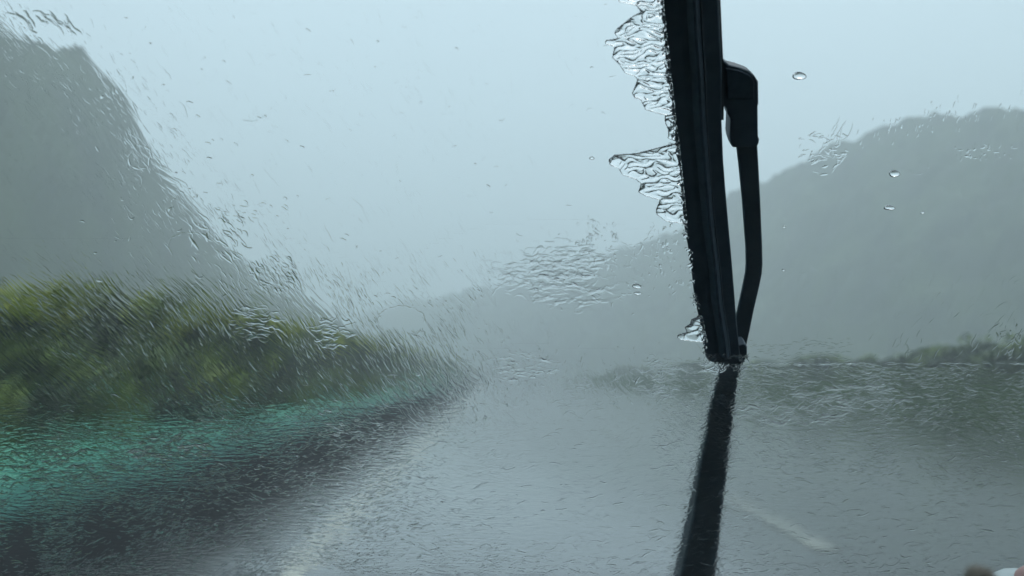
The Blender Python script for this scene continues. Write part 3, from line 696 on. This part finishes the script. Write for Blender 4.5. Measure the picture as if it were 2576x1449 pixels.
def drop(px, py, rx, ry, rn, label, seed, tail=0, ang=0, group='drops left on the swept glass'):
    k = .0002
    vs, fs = drop_mesh(rx * k, ry * k, rn * k, seed=seed, tail=tail)
    a, v = uv1(px, py)
    o = mesh_obj('water_drop', vs, fs, M_water, None, True, GM @ Matrix.Translation((a, v, 0)) @ Matrix.Rotation(ang, 4, 'Z'))
    return tag(o, label, 'water drop', group)
drop(2010, 191, 15, 10, 9, 'largest clear water drop on the glass, right of the wiper connector', 1, .1, -.2)
drop(2249, 437, 13, 9, 9, 'bright water drop with dark top before the misty right hill, upper of a pair', 2, .35, -.3)
drop(2236, 523, 12, 7, 8, 'flattened bright water drop before the misty right hill, lower of a pair', 3, .35, -.1)
drop(2321, 535, 5, 4, 4, 'tiny pale water drop right of the flattened drop', 4)
drop(1971, 680, 5, 3.6, 4, 'tiny bright water drop right of the bend of the wiper arm', 5)
drop(1973, 571, 4, 3.4, 3.5, 'tiny faint water drop above the bend of the wiper arm', 6)
drop(1489, 398, 6, 4.5, 5, 'tiny water drop left of the spiky water fringe', 7)
drop(1601, 720, 11, 8, 6, 'water drop left of the wiper blade, upper of a close pair', 8, .2, -.3, 'drops left of the wiper blade')
drop(1604, 738, 10, 5, 4, 'faint water drop left of the wiper blade, lower of a close pair', 9, .2, 0, 'drops left of the wiper blade')
drop(1740, 636, 4, 4, 4, 'tiny bright water drop at the left edge of the wiper blade', 10, 0, 0, 'drops left of the wiper blade')

# thick fringes of water pushed along by the blade
def fringe(outline, label, seed, hmax=.0042, dirang=-.12, freq=.16):
    """outline: photo points of the free edge from top to bottom; the blade closes the other side"""
    ys = np.array([p[1] for p in outline], float); y0, y1 = ys.min(), ys.max(); x0 = min(p[0] for p in outline) - 3
    st = 1.7; X = np.arange(x0, blade_left(y1) + 14, st); Y = np.arange(y0 - 2, y1 + 2, st)
    P = np.array(outline, float)
    # closed polygon with the blade flank
    poly = np.vstack([P, [[blade_left(y1) + 12, y1], [blade_left(y0) + 12, y0]]])
    gx, gy = np.meshgrid(X, Y)
    inside = np.zeros(gx.shape, bool); dist = np.full(gx.shape, 1e9)
    for i in range(len(poly)):
        a = poly[i]; b_ = poly[(i + 1) % len(poly)]
        c_ = ((a[1] > gy) != (b_[1] > gy)) & (gx < (b_[0] - a[0]) * (gy - a[1]) / (b_[1] - a[1] + 1e-9) + a[0]); inside ^= c_
        ab = b_ - a; t_ = np.clip(((gx - a[0]) * ab[0] + (gy - a[1]) * ab[1]) / (ab @ ab + 1e-9), 0, 1)
        if i < len(poly) - 3 or True:
            if not (i in (len(poly) - 2,)):
                dist = np.minimum(dist, np.hypot(gx - a[0] - t_ * ab[0], gy - a[1] - t_ * ab[1]))
    d = np.where(inside, dist, -dist)
    ca, sa = math.cos(dirang), math.sin(dirang)
    al = gx * ca + gy * sa; ac = -gx * sa + gy * ca
    n1 = np.vectorize(lambda p, q: noise.noise(Vector((p * .022, q * .035, seed))))(al, ac)
    n2 = np.vectorize(lambda p, q: noise.noise(Vector((p * .03, q * freq * .55, seed + 5))))(al + n1 * 14, ac + n1 * 16)
    n3 = np.vectorize(lambda p, q: noise.noise(Vector((p * .07, q * freq * 1.7, seed + 9))))(al, ac + n1 * 10)
    ridge_ = (1 - np.abs(n2) * 2.6).clip(0, 1) ** 1.3
    rim = np.sqrt(np.clip(d, 0, 9) / 9)
    h = .0009 * rim + (np.clip(d, 0, 14) / 14) * (ridge_ * .0019 + (1 - (np.abs(n3) * 2.4).clip(0, 1)) * .00035 + .0003 * (n1 + .3))
    h = np.clip(h, 0, hmax)
    u, v = uv(gx, gy)
    keep = d > -1.2
    idx = -np.ones(gx.shape, int); idx[keep] = np.arange(keep.sum())
    F_ = np.stack([u[keep], v[keep], h[keep] + .00012], 1); B_ = np.stack([u[keep], v[keep], np.full(keep.sum(), .0001)], 1)
    a, b_, c_, e_ = idx[:-1, :-1], idx[:-1, 1:], idx[1:, 1:], idx[1:, :-1]
    ok = (a >= 0) & (b_ >= 0) & (c_ >= 0) & (e_ >= 0)
    q = np.stack([a[ok], e_[ok], c_[ok], b_[ok]], 1)
    n = len(F_); Q = [q, q[:, ::-1] + n]
    edges = {}
    for f in q:
        for i in range(4):
            edges[(f[i], f[(i + 1) % 4])] = 1
    side = [(b1_, a1_, a1_ + n, b1_ + n) for (a1_, b1_) in edges if (b1_, a1_) not in edges]
    Q.append(np.array(side))
    o = np_obj('water_fringe', np.vstack([F_, B_]), np.vstack(Q), M_water, None, True, GM)
    return tag(o, label, 'water fringe', 'water fringes pushed along by the wiper blade')
fringe([(1662, -40), (1560, -30), (1556, 4), (1600, 14), (1612, 30), (1590, 42), (1552, 72), (1545, 84), (1556, 96), (1524, 102), (1522, 110), (1546, 118), (1540, 145), (1556, 160), (1572, 184), (1596, 192), (1604, 200), (1590, 236), (1596, 246), (1612, 252),
        (1624, 276), (1660, 287), (1684, 291)], 'long spiky fringe of water at the top of the wiper blade', 1.0)
fringe([(1690, 362), (1640, 376), (1600, 386), (1545, 390), (1531, 402), (1534, 415), (1556, 424), (1566, 440), (1600, 452), (1612, 462), (1606, 484), (1625, 494), (1660, 504), (1650, 528), (1652, 540), (1675, 556), (1712, 562)],
       'wide pointed fringe of water beside the middle of the wiper blade', 2.0, dirang=-.05)
fringe([(1757, 796), (1740, 803), (1736, 815), (1722, 824), (1728, 836), (1706, 842), (1704, 849), (1712, 855), (1740, 858), (1768, 862)], 'small flat fringe of water at the lower end of the wiper blade', 3.0, dirang=.05)
fringe([(1688, 288), (1672, 292), (1674, 310), (1682, 330), (1680, 348), (1700, 356)], 'narrow dark fringe of water between the two large fringes', 4.0)

# ------------------------------------------------------------------ things in the lower right corner
def blob(name, cx, cy, dist, rx, ry, rz_, m, label, cat, seed, sub=3):
    c = CAM + ray(cx, cy) * dist
    bm = bmesh.new(); bmesh.ops.create_icosphere(bm, subdivisions=sub, radius=1)
    for v_ in bm.verts:
        p = v_.co.copy(); k = 1 + .07 * noise.noise(p * 1.7 + Vector((seed, 0, 0)))
        q = abs(p.z) ** .8 * (1 if p.z > 0 else -1)
        v_.co = Vector((p.x * rx * k, p.y * ry * k, q * rz_ * k))
    me = bpy.data.meshes.new(name); bm.to_mesh(me); bm.free(); me.polygons.foreach_set('use_smooth', [True] * len(me.polygons)); me.materials.append(m)
    o = bpy.data.objects.new(name, me); COL.objects.link(o); o.location = c
    return tag(o, label, cat) if label else o
M_pink = noisy(mat('pink_fabric', rough=.7), (.42, .27, .26), (.5, .33, .31), 60)
M_pale = noisy(mat('pale_fabric', rough=.8), (.42, .5, .52), (.5, .58, .6), 60)
M_grey = noisy(mat('grey_brown_fabric', rough=.9), (.13, .12, .10), (.22, .20, .17), 120)
toy = tag(empty('dashboard_ornament', CAM + ray(2600, 1560) * .50), 'pale dashboard ornament with a pink rounded end in the lower right corner', 'ornament')
for nm, args in (('body', (2562, 1500, .50, .016, .016, .0125, M_pale)), ('head', (2622, 1478, .49, .0115, .0115, .0115, M_pink))):
    o = blob(nm, *args, None, None, 3); o.parent = toy; o.matrix_parent_inverse = Matrix.Translation(toy.location).inverted()
blob('fabric_corner', 2466, 1460, .24, .0034, .004, .0034, M_grey, 'small blurred grey brown fabric corner at the bottom edge, left of the pink ornament', 'fabric', 5)

# ------------------------------------------------------------------ mist
hz = bpy.data.materials.new('mist'); hz.use_nodes = True; t = hz.node_tree; t.nodes.clear()
o_ = N(t, 'ShaderNodeOutputMaterial'); pv = N(t, 'ShaderNodeVolumePrincipled')
pv.inputs['Color'].default_value = (.89, .97, 1.0, 1); pv.inputs['Density'].default_value = .0052; pv.inputs['Anisotropy'].default_value = .2
t.links.new(pv.outputs[0], o_.inputs['Volume'])
h_ = box('haze', -2600, 2600, -2600, 2600, -1.2, 110, hz, None); tag(h_, 'thick grey rain mist that swallows the hills', 'mist', kind='stuff')
bpy.context.view_layer.update()
